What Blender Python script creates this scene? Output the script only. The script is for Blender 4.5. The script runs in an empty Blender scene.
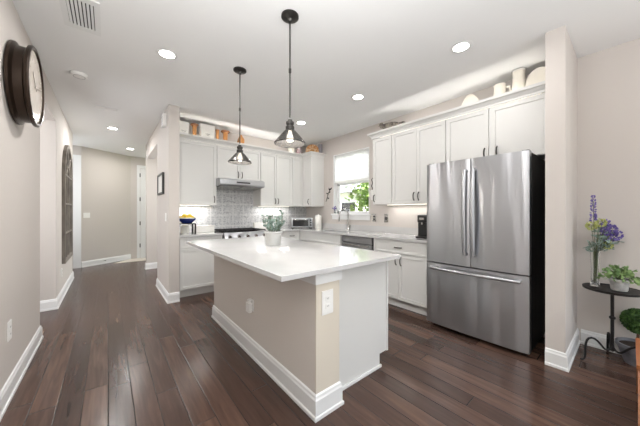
import bpy, bmesh, math, random
from mathutils import Vector, Matrix
random.seed(7)
C = bpy.context.scene.collection
PI = math.pi

# ------------------------------------------------------------------ camera, world, lights
H = 1.255
cam = bpy.data.objects.new('camera', bpy.data.cameras.new('camera')); C.objects.link(cam)
cam.location = (0, 0, H); cam.rotation_euler = (PI/2, 0, -math.radians(39.5))
cam.data.sensor_width = 36; cam.data.lens = 36*257/640; cam.data.shift_y = -1.0/640
cam.data.clip_start = .05
bpy.context.scene.camera = cam
vs = bpy.context.scene.view_settings
vs.view_transform = 'Standard'; vs.look = 'None'; vs.gamma = 1; vs.exposure = 1.08
try: vs.use_curve_mapping = False
except Exception: pass

W = bpy.data.worlds.new('world'); bpy.context.scene.world = W; W.use_nodes = True
wn = W.node_tree; bg = wn.nodes['Background']
sky = wn.nodes.new('ShaderNodeTexSky'); sky.sky_type = 'NISHITA'; sky.sun_disc = False
sky.sun_elevation = math.radians(50); sky.sun_rotation = math.radians(250)
mixw = wn.nodes.new('ShaderNodeMix'); mixw.data_type = 'RGBA'; mixw.inputs[0].default_value = .55
mixw.inputs[7].default_value = (3.6, 3.65, 3.7, 1); wn.links.new(sky.outputs[0], mixw.inputs[6])
wn.links.new(mixw.outputs[2], bg.inputs[0]); bg.inputs[1].default_value = .27

def light(name, kind, loc, energy, color=(1, 1, 1), rot=(0, 0, 0), size=None, size_y=None, parent=None, **kw):
    d = bpy.data.lights.new(name, kind); o = bpy.data.objects.new(name, d); C.objects.link(o)
    o.location = loc; o.rotation_euler = rot; d.energy = energy; d.color = color
    if kind == 'AREA':
        d.shape = 'RECTANGLE'; d.size = size; d.size_y = size_y or size
    for k, v in kw.items(): setattr(d, k, v)
    if parent: o.parent = parent
    return o
sun = light('sun', 'SUN', (0, 0, 20), 9.0, (1, .96, .88)); sun.data.angle = .01
sun.rotation_euler = Vector((.62, -.25, -.74)).to_track_quat('-Z', 'Y').to_euler()
# daylight at the glazed openings behind the camera, plus added fill lamps
DAY = (.93, .96, 1)
light('daylight_rear', 'AREA', (1.55, -4.1, 1.25), 3, DAY, (PI/2, 0, 0), 3.4, 2.3)
light('alcove_fill', 'AREA', (-2.0, 3.9, 1.9), 22, DAY, (PI/2, 0, -PI/2), 1.2, 1.6)  # added lamp inside the walled alcove, lifts the hall ceiling
light('sideroom_fill', 'AREA', (2.1, 5.9, 1.5), 16, DAY, (PI/2, 0, PI/2), 1.2, 1.6)  # fill lamp in the side room, no glazed opening built there
light('foyer_fill', 'AREA', (-1.4, 7.2, 1.7), 8, DAY, (PI/2, 0, -.8), .7, 1.8)  # added lamp in the foyer, turned to brighten the white door
light('ceiling_fill', 'AREA', (.1, .2, 1.9), 33, (.95, .975, 1), (PI, 0, 0), 1.2, 1.2)  # added upward lamp over the camera, brightens the ceiling
light('ceiling_fill', 'AREA', (.9, -2.2, 1.5), 42, (.95, .975, 1), (PI, 0, 0), 3.4, 2.4)  # second added upward lamp, behind the camera, for ceiling and room

light('shade_fill', 'AREA', (4.4, 3.36, 2.8), 30, (1, 1, 1), (0, math.radians(60), 0), 1.2, 1.4)  # added lamp outside, above the view, brightens the window shade
light('daylight_dining', 'AREA', (3.75, -2.4, 1.3), 22, DAY, (PI/2, 0, PI/2), 2.0, 2.2)

# ------------------------------------------------------------------ materials
def lin(c):
    return tuple((v/255/12.92 if v/255 <= .04045 else ((v/255+.055)/1.055)**2.4) for v in c)+(1,)
def mat(name, rgb, rough=.5, metal=0, noise=None, bump=None, emit=None, **kw):
    m = bpy.data.materials.new(name); m.use_nodes = True; n = m.node_tree; b = n.nodes['Principled BSDF']
    b.inputs['Base Color'].default_value = lin(rgb); b.inputs['Roughness'].default_value = rough
    b.inputs['Metallic'].default_value = metal
    for k, v in kw.items(): b.inputs[k.replace('_', ' ')].default_value = v
    if emit:
        b.inputs['Emission Color'].default_value = lin(emit[0]); b.inputs['Emission Strength'].default_value = emit[1]
    if noise or bump:
        tc = n.nodes.new('ShaderNodeTexCoord')
    if noise:                      # (scale, second colour, contrast, (stretch))
        mp = n.nodes.new('ShaderNodeMapping'); n.links.new(tc.outputs['Object'], mp.inputs[0])
        if len(noise) > 3: mp.inputs['Scale'].default_value = noise[3]
        t = n.nodes.new('ShaderNodeTexNoise'); t.inputs['Scale'].default_value = noise[0]; t.inputs['Detail'].default_value = 5
        n.links.new(mp.outputs[0], t.inputs[0])
        r = n.nodes.new('ShaderNodeValToRGB'); c = noise[2]
        r.color_ramp.elements[0].position = .5-c; r.color_ramp.elements[1].position = .5+c
        r.color_ramp.elements[0].color = lin(rgb); r.color_ramp.elements[1].color = lin(noise[1])
        n.links.new(t.outputs[0], r.inputs[0]); n.links.new(r.outputs[0], b.inputs['Base Color'])
    if bump:                       # (scale, strength, distance, (stretch))
        mp = n.nodes.new('ShaderNodeMapping'); n.links.new(tc.outputs['Object'], mp.inputs[0])
        if len(bump) > 3: mp.inputs['Scale'].default_value = bump[3]
        t = n.nodes.new('ShaderNodeTexNoise'); t.inputs['Scale'].default_value = bump[0]
        n.links.new(mp.outputs[0], t.inputs[0])
        bp = n.nodes.new('ShaderNodeBump'); bp.inputs['Strength'].default_value = bump[1]; bp.inputs['Distance'].default_value = bump[2]
        n.links.new(t.outputs[0], bp.inputs['Height']); n.links.new(bp.outputs[0], b.inputs['Normal'])
    return m
class NT:
    def __init__(s, m): s.n = m.node_tree; s.b = s.n.nodes['Principled BSDF']
    def new(s, t, **kw):
        x = s.n.nodes.new('ShaderNode'+t)
        for k, v in kw.items(): setattr(x, k, v)
        return x
    def put(s, v, sock):
        if isinstance(v, (int, float)): sock.default_value = v
        else: s.n.links.new(v, sock)
    def math(s, op, a, b=0, c=None):
        x = s.new('Math', operation=op); s.put(a, x.inputs[0]); s.put(b, x.inputs[1])
        if c is not None: s.put(c, x.inputs[2])
        return x.outputs[0]
    def link(s, a, b): s.n.links.new(a, b)
    def ramp(s, v, stops):
        r = s.new('ValToRGB'); e = r.color_ramp.elements
        while len(e) < len(stops): e.new(.5)
        for q, (p, c) in zip(e, stops): q.position = p; q.color = lin(c)
        s.link(v, r.inputs[0]); return r.outputs[0]

WALL = mat('greige_paint', (200, 193, 187), .75, bump=(180, .08, .001))
CEIL = mat('ceiling_paint', (236, 236, 235), .8, bump=(120, .15, .001))
TRIM = mat('white_trim_paint', (228, 228, 227), .35)
CAB = mat('white_cabinet_paint', (217, 216, 213), .38)
ISLW = mat('island_greige_paint', (211, 204, 197), .7, bump=(180, .08, .001))
ISLE = mat('island_end_greige_paint', (212, 203, 188), .7, bump=(180, .08, .001))
DARKM = mat('pewter_metal', (74, 72, 70), .35, 1)
IRON = mat('black_iron', (40, 38, 38), .5, .6, bump=(60, .2, .002))
CHROME = mat('brushed_nickel', (190, 188, 184), .25, 1)
BLACK = mat('black_plastic', (24, 23, 23), .35)
BODY = mat('black_fridge_side', (22, 21, 21), .55)
WHITEC = mat('white_ceramic', (236, 234, 228), .25)
CREAM = mat('cream_ceramic', (232, 226, 214), .4)
CLEAR = mat('clear_glass', (250, 252, 252), .02, Transmission_Weight=1.0, IOR=1.45)
PLATE = mat('white_plastic', (236, 235, 232), .35)
SLOT = mat('dark_slot', (50, 48, 46), .6)
BULB = mat('lit_bulb', (255, 244, 225), .5, emit=((255, 244, 228), 9))
LENS = mat('lit_lens', (255, 250, 240), .5, emit=((255, 250, 242), 12))
LED = mat('led_strip', (255, 250, 240), .5, emit=((255, 248, 236), .8))
WOOD = mat('orange_wood', (158, 96, 52), .4, noise=(6, (120, 66, 34), .2, (1, 1, 8)))
LWOOD = mat('light_turned_wood', (205, 150, 92), .5, noise=(8, (170, 112, 62), .2, (6, 6, 1)))
TOPW = mat('brown_wood_disc', (146, 98, 62), .5, noise=(10, (112, 72, 44), .2))
GREEN = mat('green_leaf', (88, 122, 66), .5, noise=(14, (150, 176, 116), .15))
DGREEN = mat('dark_green_leaf', (44, 74, 34), .55, noise=(30, (84, 118, 58), .15))
EUCA = mat('eucalyptus_leaf', (112, 134, 124), .6, noise=(20, (146, 164, 154), .15))
STEM = mat('stem_green', (88, 98, 62), .6)
BROWN = mat('brown_stem', (96, 74, 54), .7)
PURPLE = mat('purple_petal', (92, 76, 150), .6, noise=(40, (128, 112, 180), .12))
LIME = mat('lime_petal', (164, 172, 92), .6, noise=(40, (196, 200, 130), .12))
SOIL = mat('dark_soil', (54, 42, 34), .95, bump=(60, .8, .01))
STONE = mat('weathered_grey_stone', (160, 158, 156), .8, noise=(14, (208, 206, 202), .15), bump=(40, .4, .004))
POTG = mat('ribbed_whitewash_ceramic', (196, 196, 193), .6, bump=(30, .2, .002))
DPOT = mat('dark_grey_pot', (96, 96, 102), .6, noise=(9, (150, 150, 156), .2), bump=(30, .4, .004))
BLUE = mat('cobalt_glaze', (34, 52, 120), .25)
YELLOW = mat('lemon_yellow', (236, 206, 66), .45, bump=(90, .15, .001))
LEAFOUT = mat('tree_leaf', (112, 150, 62), .6, noise=(3, (176, 200, 110), .2))
TRUNK = mat('tree_bark', (96, 80, 66), .9, bump=(12, .6, .03))
LAWN = mat('lawn', (150, 158, 118), .9, noise=(3, (178, 182, 150), .2))
BOUNCE = mat('pale_bounce', (222, 218, 210), .9)  # kept pale to reflect sun towards the window shade
HOUSE = mat('pale_stucco', (216, 214, 212), .8, bump=(40, .3, .004))
ROOF = mat('grey_shingle', (120, 122, 132), .9, noise=(4, (150, 150, 158), .2))
TILE = mat('cream_floor_tile', (226, 216, 202), .35, noise=(3, (208, 198, 186), .2))
FABRIC = mat('white_cloth', (236, 234, 230), .9, bump=(60, .3, .003))
GOLD = mat('amber_glaze', (196, 128, 62), .3, noise=(26, (236, 214, 176), .08))
PATT = mat('patterned_china', (222, 214, 212), .3, noise=(34, (150, 110, 116), .1))
GREYP = mat('grey_pot_paint', (150, 146, 152), .5)
BRONZE = mat('dark_bronze', (58, 46, 38), .32, .7, bump=(14, .25, .004, (1, 1, .2)))
FACE = mat('aged_clock_face', (214, 206, 196), .12, noise=(5, (196, 186, 176), .25))
MARK = mat('faded_clock_mark', (168, 158, 148), .5)
MIRR = mat('mirror_glass', (225, 225, 225), .03, 1)
MFRAME = mat('weathered_grey_frame', (92, 86, 80), .7, noise=(12, (140, 132, 122), .2, (1, 1, .3)), bump=(30, .3, .004))
FRAMED = mat('dark_frame', (38, 36, 36), .4)
PAPER = mat('pale_print', (222, 220, 216), .4)
FLAME = mat('oven_glass', (30, 30, 32), .1)

def make_shade():
    m = mat('cell_shade_fabric', (253, 252, 252), .9, bump=(1, 0, .001)); t = NT(m)
    tr = t.new('BsdfTranslucent'); tr.inputs[0].default_value = (1, 1, 1, 1)
    mx = t.new('MixShader'); mx.inputs[0].default_value = .85
    out = t.n.nodes['Material Output']
    t.link(t.b.outputs[0], mx.inputs[1]); t.link(tr.outputs[0], mx.inputs[2]); t.link(mx.outputs[0], out.inputs[0])
    return m
SHADE = make_shade()

def make_smoke():
    m = mat('smoked_shade_glass', (110, 108, 106), .16, .75); t = NT(m)
    tr = t.new('BsdfTransparent'); tr.inputs[0].default_value = (.62, .61, .60, 1)
    mx = t.new('MixShader'); mx.inputs[0].default_value = .42
    t.link(t.b.outputs[0], mx.inputs[1]); t.link(tr.outputs[0], mx.inputs[2])
    t.link(mx.outputs[0], t.n.nodes['Material Output'].inputs[0]); return m
SMOKE = make_smoke()

def make_floor():
    m = mat('dark_walnut_planks', (62, 44, 38), .3); t = NT(m)
    tc = t.new('TexCoord'); sp = t.new('SeparateXYZ'); t.link(tc.outputs['Object'], sp.inputs[0])
    x, y = sp.outputs[0], sp.outputs[1]
    PW, PL = .128, 1.35
    u = t.math('DIVIDE', x, PW); row = t.math('FLOOR', u); fu = t.math('FRACT', u)
    wn1 = t.new('TexWhiteNoise', noise_dimensions='1D'); t.link(row, wn1.inputs['W'])
    v = t.math('ADD', t.math('DIVIDE', y, PL), t.math('MULTIPLY', wn1.outputs[0], 7.3))
    col = t.math('FLOOR', v); fv = t.math('FRACT', v)
    cx = t.new('CombineXYZ'); t.link(row, cx.inputs[0]); t.link(col, cx.inputs[1])
    wn2 = t.new('TexWhiteNoise', noise_dimensions='2D'); t.link(cx.outputs[0], wn2.inputs['Vector'])
    # edges
    eu = t.math('MULTIPLY', t.math('MINIMUM', fu, t.math('SUBTRACT', 1, fu)), PW)
    ev = t.math('MULTIPLY', t.math('MINIMUM', fv, t.math('SUBTRACT', 1, fv)), PL)
    e = t.math('MINIMUM', eu, ev); mr = t.new('MapRange'); t.link(e, mr.inputs[0])
    mr.inputs[1].default_value = .0006; mr.inputs[2].default_value = .004; edge = mr.outputs[0]
    # grain
    off = t.new('CombineXYZ'); t.link(t.math('MULTIPLY', wn2.outputs[0], 30), off.inputs[2])
    ad = t.new('VectorMath', operation='ADD'); t.link(tc.outputs['Object'], ad.inputs[0]); t.link(off.outputs[0], ad.inputs[1])
    mp = t.new('Mapping'); t.link(ad.outputs[0], mp.inputs[0]); mp.inputs['Scale'].default_value = (22, 1.6, 1)
    g = t.new('TexNoise'); g.inputs['Scale'].default_value = 1.6; g.inputs['Detail'].default_value = 8; g.inputs['Distortion'].default_value = .5
    t.link(mp.outputs[0], g.inputs[0])
    val = t.math('ADD', t.math('MULTIPLY', wn2.outputs[0], .38), t.math('MULTIPLY', g.outputs[0], .62))
    colr = t.ramp(val, [(.15, (54, 40, 35)), (.5, (78, 58, 50)), (.85, (110, 85, 72))])
    mix = t.new('Mix', data_type='RGBA'); t.link(edge, mix.inputs[0]); mix.inputs[6].default_value = lin((36, 25, 21)); t.link(colr, mix.inputs[7])
    t.link(mix.outputs[2], t.b.inputs['Base Color'])
    # scraped relief
    mp2 = t.new('Mapping'); t.link(ad.outputs[0], mp2.inputs[0]); mp2.inputs['Scale'].default_value = (34, 3.2, 1)
    s = t.new('TexNoise'); s.inputs['Scale'].default_value = 1.0; s.inputs['Detail'].default_value = 2; s.inputs['Distortion'].default_value = .4; t.link(mp2.outputs[0], s.inputs[0])
    hgt = t.math('ADD', t.math('MULTIPLY', s.outputs[0], .45), t.math('MULTIPLY', edge, .8))
    b = t.new('Bump'); b.inputs['Strength'].default_value = .55; b.inputs['Distance'].default_value = .002
    t.link(hgt, b.inputs['Height']); t.link(b.outputs[0], t.b.inputs['Normal'])
    t.link(t.math('ADD', .15, t.math('MULTIPLY', g.outputs[0], .16)), t.b.inputs['Roughness'])
    return m
FLOOR = make_floor(); FLOOR.node_tree.nodes['Principled BSDF'].inputs['Specular IOR Level'].default_value = .38

def make_steel(name, axis):
    m = mat(name, (182, 183, 186), .26, 1); t = NT(m)
    tc = t.new('TexCoord'); mp = t.new('Mapping'); t.link(tc.outputs['Object'], mp.inputs[0])
    mp.inputs['Scale'].default_value = axis
    n = t.new('TexNoise'); n.inputs['Scale'].default_value = 260; n.inputs['Detail'].default_value = 3; t.link(mp.outputs[0], n.inputs[0])
    mp2 = t.new('Mapping'); t.link(tc.outputs['Object'], mp2.inputs[0]); mp2.inputs['Scale'].default_value = (5, 7, .5)
    n2 = t.new('TexNoise'); n2.inputs['Scale'].default_value = 1.0; n2.inputs['Detail'].default_value = 1; t.link(mp2.outputs[0], n2.inputs[0])
    b1 = t.new('Bump'); b1.inputs['Strength'].default_value = .0; b1.inputs['Distance'].default_value = .001; t.link(n.outputs[0], b1.inputs['Height'])
    b2 = t.new('Bump'); b2.inputs['Strength'].default_value = .5; b2.inputs['Distance'].default_value = .05; t.link(n2.outputs[0], b2.inputs['Height'])
    t.link(b1.outputs[0], b2.inputs['Normal']); t.link(b2.outputs[0], t.b.inputs['Normal'])
    t.link(t.math('ADD', .28, t.math('MULTIPLY', n.outputs[0], .02)), t.b.inputs['Roughness'])
    tg = t.new('Tangent', direction_type='RADIAL', axis='Z'); t.link(tg.outputs[0], t.b.inputs['Tangent'])
    t.b.inputs['Anisotropic'].default_value = .85; t.b.inputs['Anisotropic Rotation'].default_value = ANI
    return m
ANI = 0.25
STEEL = make_steel('brushed_stainless_steel', (.05, .05, 6))

def make_quartz():
    m = mat('white_quartz', (202, 201, 200), .06, noise=(2.2, (193, 192, 191), .16)); return m
QUARTZ = make_quartz()

def make_splash():
    m = mat('patterned_grey_tile', (190, 190, 192), .35); t = NT(m)
    tc = t.new('TexCoord'); sp = t.new('SeparateXYZ'); t.link(tc.outputs['Object'], sp.inputs[0])
    S = .2
    u = t.math('DIVIDE', sp.outputs[0], S); v = t.math('DIVIDE', sp.outputs[2], S)
    fu = t.math('FRACT', u); fv = t.math('FRACT', v)
    mu = t.math('ABSOLUTE', t.math('SUBTRACT', fu, .5)); mv = t.math('ABSOLUTE', t.math('SUBTRACT', fv, .5))
    cx = t.new('CombineXYZ'); t.link(mu, cx.inputs[0]); t.link(mv, cx.inputs[1])
    vo = t.new('TexVoronoi', feature='SMOOTH_F1'); vo.inputs['Scale'].default_value = 9; t.link(cx.outputs[0], vo.inputs[0])
    wv = t.new('TexWave', wave_type='RINGS', rings_direction='SPHERICAL'); wv.inputs['Scale'].default_value = 9; wv.inputs['Distortion'].default_value = 5; wv.inputs['Detail Scale'].default_value = 2.5
    t.link(cx.outputs[0], wv.inputs[0])
    nz = t.new('TexNoise'); nz.inputs['Scale'].default_value = 26; t.link(tc.outputs['Object'], nz.inputs[0])
    nz.inputs['Scale'].default_value = 55; nz.inputs['Detail'].default_value = 3
    val = t.math('ADD', t.math('MULTIPLY', wv.outputs[1], .22), t.math('MULTIPLY', vo.outputs[0], .35))
    val = t.math('ADD', val, t.math('MULTIPLY', nz.outputs[0], .9))
    c = t.ramp(val, [(.45, (128, 130, 136)), (.78, (206, 206, 206))])
    e = t.math('MINIMUM', t.math('SUBTRACT', .5, mu), t.math('SUBTRACT', .5, mv))
    ed = t.math('GREATER_THAN', e, .018)
    mix = t.new('Mix', data_type='RGBA'); t.link(ed, mix.inputs[0]); mix.inputs[6].default_value = lin((222, 221, 219)); t.link(c, mix.inputs[7])
    t.link(mix.outputs[2], t.b.inputs['Base Color']); return m
SPLASH = make_splash()

# ------------------------------------------------------------------ mesh helpers
class MB:
    def __init__(s): s.b = bmesh.new()
    def box(s, x0, x1, y0, y1, z0, z1, bev=0, M=None):
        r = bmesh.ops.create_cube(s.b, size=1); vv = r['verts']
        for v in vv:
            v.co = Vector(((x0+x1)/2+v.co.x*(x1-x0), (y0+y1)/2+v.co.y*(y1-y0), (z0+z1)/2+v.co.z*(z1-z0)))
        if bev:
            ed = list({e for v in vv for e in v.link_edges})
            q = bmesh.ops.bevel(s.b, geom=ed, offset=bev, segments=2, affect='EDGES', profile=.6)
            vv = list({v for f in q['faces'] for v in f.verts} | {v for v in vv if v.is_valid})
        if M is not None: bmesh.ops.transform(s.b, matrix=M, verts=[v for v in vv if v.is_valid])
        return s
    def prism(s, pts, a, b, axis='z'):     # polygon extruded between a and b along an axis
        def P(p, t):
            return {'z': (p[0], p[1], t), 'y': (p[0], t, p[1]), 'x': (t, p[0], p[1])}[axis]
        A = [s.b.verts.new(P(p, a)) for p in pts]; B = [s.b.verts.new(P(p, b)) for p in pts]; n = len(pts)
        s.b.faces.new(A); s.b.faces.new(B[::-1])
        for i in range(n): s.b.faces.new((A[i], B[i], B[(i+1) % n], A[(i+1) % n]))
        return s
    def lathe(s, prof, c=(0, 0, 0), seg=32, M=None, wob=None):
        rings = []; new = []
        for r, z in prof:
            if r < 1e-6: ring = [s.b.verts.new((0, 0, z))]
            else:
                ring = []
                for k in range(seg):
                    a = 2*PI*k/seg; rr = r*(1+(wob(k, z) if wob else 0))
                    ring.append(s.b.verts.new((rr*math.cos(a), rr*math.sin(a), z)))
            rings.append(ring); new += ring
        for A, B in zip(rings, rings[1:]):
            for k in range(seg):
                k2 = (k+1) % seg
                if len(A) == 1 and len(B) == 1: break
                if len(A) == 1: s.b.faces.new((A[0], B[k], B[k2]))
                elif len(B) == 1: s.b.faces.new((A[k], B[0], A[k2]))
                else: s.b.faces.new((A[k], B[k], B[k2], A[k2]))
        T = Matrix.Translation(c) @ (M if M is not None else Matrix())
        bmesh.ops.transform(s.b, matrix=T, verts=new)
        return s
    def tube(s, pts, r, seg=10, caps=True):
        pts = [Vector(p) for p in pts]; n = len(pts); R = r if isinstance(r, (list, tuple)) else [r]*n
        rings = []; up = None
        for i, p in enumerate(pts):
            d = (pts[min(i+1, n-1)]-pts[max(i-1, 0)]).normalized()
            if up is None: up = Vector((0, 0, 1)) if abs(d.z) < .9 else Vector((1, 0, 0))
            sx = d.cross(up).normalized(); up = sx.cross(d).normalized()
            rings.append([s.b.verts.new(p+sx*R[i]*math.cos(2*PI*k/seg)+up*R[i]*math.sin(2*PI*k/seg)) for k in range(seg)])
        for A, B in zip(rings, rings[1:]):
            for k in range(seg): s.b.faces.new((A[k], A[(k+1) % seg], B[(k+1) % seg], B[k]))
        if caps: s.b.faces.new(rings[0][::-1]); s.b.faces.new(rings[-1])
        return s
    def sweep(s, path, prof):              # prof (off,z) offset to the LEFT of travel; path in plan
        P = [Vector(p) for p in path]; n = len(P); nr = []
        for i in range(n):
            ds = []
            if i > 0: ds.append((P[i]-P[i-1]).normalized())
            if i < n-1: ds.append((P[i+1]-P[i]).normalized())
            ns = [Vector((-d.y, d.x)) for d in ds]
            m = sum(ns, Vector((0, 0))).normalized(); nr.append(m/max(.2, m.dot(ns[0])))
        rings = [[s.b.verts.new((P[i].x+nr[i].x*o, P[i].y+nr[i].y*o, z)) for o, z in prof] for i in range(n)]
        k = len(prof)
        for A, B in zip(rings, rings[1:]):
            for j in range(k): s.b.faces.new((A[j], B[j], B[(j+1) % k], A[(j+1) % k]))
        s.b.faces.new(rings[0]); s.b.faces.new(rings[-1][::-1])
        return s
    def leaf(s, p, d, L, w, curl=.15):
        d = Vector(d).normalized(); a = d.cross(Vector((random.uniform(-1, 1), random.uniform(-1, 1), random.uniform(-1, 1)))).normalized()
        nn = d.cross(a).normalized(); p = Vector(p)
        q = [p, p+d*L*.35+a*w/2+nn*curl*L*.3, p+d*L*.75+a*w*.4+nn*curl*L*.4, p+d*L, p+d*L*.75-a*w*.4+nn*curl*L*.4, p+d*L*.35-a*w/2+nn*curl*L*.3]
        v = [s.b.verts.new(x) for x in q]
        s.b.faces.new((v[0], v[1], v[5])); s.b.faces.new((v[1], v[2], v[4], v[5])); s.b.faces.new((v[2], v[3], v[4])); return s
    def ico(s, c, r, sub=1, sc=(1, 1, 1), jit=0):
        q = bmesh.ops.create_icosphere(s.b, subdivisions=sub, radius=r)
        for v in q['verts']:
            k = 1+random.uniform(-jit, jit); v.co = Vector((v.co.x*sc[0]*k+c[0], v.co.y*sc[1]*k+c[1], v.co.z*sc[2]*k+c[2]))
        return s
    def build(s, name, m, parent=None, smooth=False, recalc=True):
        if recalc: bmesh.ops.recalc_face_normals(s.b, faces=s.b.faces)
        me = bpy.data.meshes.new(name); s.b.to_mesh(me); s.b.free(); me.materials.append(m)
        if smooth:
            for p in me.polygons: p.use_smooth = True
            me.set_sharp_from_angle(angle=math.radians(40))
        o = bpy.data.objects.new(name, me); C.objects.link(o)
        if parent: o.parent = parent
        return o
def thing(name, label, cat, loc=(0, 0, 0), rz=0, group=None):
    o = bpy.data.objects.new(name, None); C.objects.link(o); o.location = loc; o.rotation_euler = (0, 0, rz)
    o['label'] = label; o['category'] = cat
    if group: o['group'] = group
    return o
def tag(o, label, cat, group=None):
    o['label'] = label; o['category'] = cat
    if group: o['group'] = group
    return o
def struct(o, label=None):
    o['kind'] = 'structure'
    if label: o['label'] = label
    return o
def copy_tree(o, parent=None):
    c = o.copy(); C.objects.link(c)
    if parent: c.parent = parent
    for ch in list(o.children): copy_tree(ch, c)
    return c
def dup(o, loc, label, rz=None):
    c = copy_tree(o); c.location = loc; c['label'] = label
    if rz is not None: c.rotation_euler = (0, 0, rz)
    return c
def sbox(name, m, *a, bev=0):
    return struct(MB().box(*a, bev=bev).build(name, m))

CH = 2.74
# ------------------------------------------------------------------ room shell
sbox('floor', FLOOR, -2.4, 5.2, -4.3, 9.2, -.1, 0)
MB().box(-2.4, 5.2, -4.3, 9.2, CH, CH+.15).build('ceiling', CEIL)['kind'] = 'structure'
struct(MB().prism([(.1, 8.06), (.2, 8.0), (2.2, 8.0), (2.2, 8.5), (.45, 8.5)], 0.0, .006).build('floor_tile', TILE))
# left wall with the alcove opening
w = MB().box(-.65, -.52, -4.0, 3.72, 0, CH).box(-.65, -.52, 3.72, 4.74, 2.43, CH).box(-.65, -.52, 4.74, 6.75, 0, CH)
struct(w.build('wall_left', WALL))
sbox('wall_alcove', WALL, -2.2, -.65, 4.74, 4.87, 0, CH)
sbox('wall_alcove_near', WALL, -2.2, -.65, 2.87, 3.0, 0, CH)
sbox('wall_outer', WALL, -2.33, -2.2, 2.87, 8.03, 0, CH)
# hallway right wall / pillar with opening into the side room
w = MB().box(.645, .775, 4.05, 5.13, 0, CH).box(.645, .775, 5.13, 6.68, 2.42, CH).box(.645, 2.2, 6.75, 6.88, 0, CH)
struct(w.build('wall_hall', WALL))
# far foyer walls
struct(MB().prism([(-.465, 7.9), (.46, 8.5), (.46, 8.65), (-.62, 7.95)], 0, CH).build('wall_foyer', WALL))
sbox('wall_far', WALL, .46, 2.2, 8.5, 8.63, 0, CH)
sbox('wall_entry', WALL, -2.2, -.465, 7.9, 8.03, 0, CH)
# kitchen walls
sbox('wall_range', WALL, .775, 3.5, 4.75, 4.88, 0, CH)
WY0, WY1, WZ0, WZ1 = 2.9, 3.82, 1.21, 2.39
w = MB().box(3.5, 3.66, -1.3, WY0, 0, CH).box(3.5, 3.66, -4.0, -3.5, 0, CH).box(3.5, 3.66, -3.5, -1.3, 2.45, CH).box(3.5, 3.66, WY1, 4.88, 0, CH).box(3.5, 3.66, WY0, WY1, 0, WZ0).box(3.5, 3.66, WY0, WY1, WZ1, CH)
struct(w.build('wall_right', WALL))
sbox('wall_fridge', WALL, 2.80, 3.5, .335, .457, 0, CH)
# rear wall with two wide glazed openings
w = MB().box(-.65, 3.66, -4.13, -4.0, 2.45, CH).box(-.65, -.2, -4.13, -4.0, 0, 2.45).box(3.3, 3.66, -4.13, -4.0, 0, 2.45).box(1.5, 1.6, -4.13, -4.0, 0, 2.45)
struct(w.build('wall_rear', WALL))

BBP = [(0, 0), (.022, 0), (.022, .018), (.015, .024), (.015, .105), (.010, .115), (.008, .128), (0, .135)]
def baseboard(name, path, prof=BBP):
    return struct(MB().sweep(path, prof).build(name, TRIM))
baseboard('baseboard_left', [(-.65, 3.72), (-.52, 3.72), (-.52, -4.0)])
baseboard('baseboard_hall_left', [(-.65, 6.75), (-.52, 6.75), (-.52, 4.74), (-2.0, 4.74)])
baseboard('baseboard_hall_right', [(.775, 4.05), (.645, 4.05), (.645, 5.13), (.775, 5.13)][::-1][::-1])
baseboard('baseboard_sideroom', [(2.0, 6.75), (.645, 6.75), (.645, 6.88)])
baseboard('baseboard_foyer', [(.46, 8.5), (-.465, 7.9)])
baseboard('baseboard_pillar', [(3.5, .335), (2.80, .335), (2.80, .457)])
baseboard('baseboard_right', [(3.5, -1.3), (3.5, .31)])

# doors at the far end
t = MB().box(-.60, -.468, 7.875, 7.9, 0, 2.44).box(-1.6, -.468, 7.875, 7.9, 2.44, 2.53)
struct(t.build('trim_1', TRIM))
d = bpy.data.objects.new('door_1', None); C.objects.link(d); struct(d, 'white front door with lever and deadbolt at hallway end')
MB().box(-1.52, -.615, 7.885, 7.905, .01, 2.43, bev=.003).build('door_panel', TRIM, d)
k = MB().tube([(-.67, 7.885, .98), (-.67, 7.84, .98)], .012).tube([(-.67, 7.84, .98), (-.78, 7.835, .98)], .01); k.build('door_handle', DARKM, d)
MB().tube([(-.67, 7.885, 1.15), (-.67, 7.86, 1.15)], .03, 16).build('deadbolt', DARKM, d)
t = MB().box(.60, .665, 8.475, 8.5, 0, 2.44).box(.60, 1.5, 8.475, 8.5, 2.44, 2.52)
struct(t.build('trim_2', TRIM))
d = bpy.data.objects.new('door_2', None); C.objects.link(d); struct(d, 'white hinged door right of the angled foyer wall')
MB().box(.672, 1.46, 8.48, 8.5, .01, 2.43, bev=.003).build('door_panel', TRIM, d)
for z in (.35, .95, 1.6, 2.25): MB().tube([(.668, 8.47, z-.05), (.668, 8.47, z+.05)], .012, 8).build('hinge', DARKM, d)

# kitchen window
d = bpy.data.objects.new('window_1', None); C.objects.link(d); struct(d, 'kitchen window above the sink with a lowered cellular shade')
f = MB()
XA, XB = 3.60, 3.64
for (y0, y1, z0, z1) in ((WY0, WY0+.055, WZ0, WZ1), (WY1-.055, WY1, WZ0, WZ1), (WY0, WY1, WZ0, WZ0+.06), (WY0, WY1, WZ1-.06, WZ1), (WY0, WY1, 1.79, 1.83)):
    f.box(XA, XB, y0, y1, z0, z1)
f.build('window_frame', TRIM, d)
MB().box(3.618, 3.622, WY0+.05, WY1-.05, WZ0+.05, WZ1-.05).build('window_pane', CLEAR, d)
lin_ = MB().box(3.5, 3.6, WY0, WY0+.012, WZ0, WZ1).box(3.5, 3.6, WY1-.012, WY1, WZ0, WZ1).box(3.5, 3.6, WY0, WY1, WZ1-.012, WZ1)
lin_.build('window_jamb', TRIM, d)
MB().box(3.465, 3.6, WY0-.04, WY1+.04, WZ0-.02, WZ0+.012, bev=.004).box(3.482, 3.5, WY0-.02, WY1+.02, WZ0-.1, WZ0-.02).build('window_sill', TRIM, d)
sh = thing('window_shade', 'white cellular shade covering upper half of kitchen window', 'window shade', (3.54, 3.36, 0))
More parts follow.
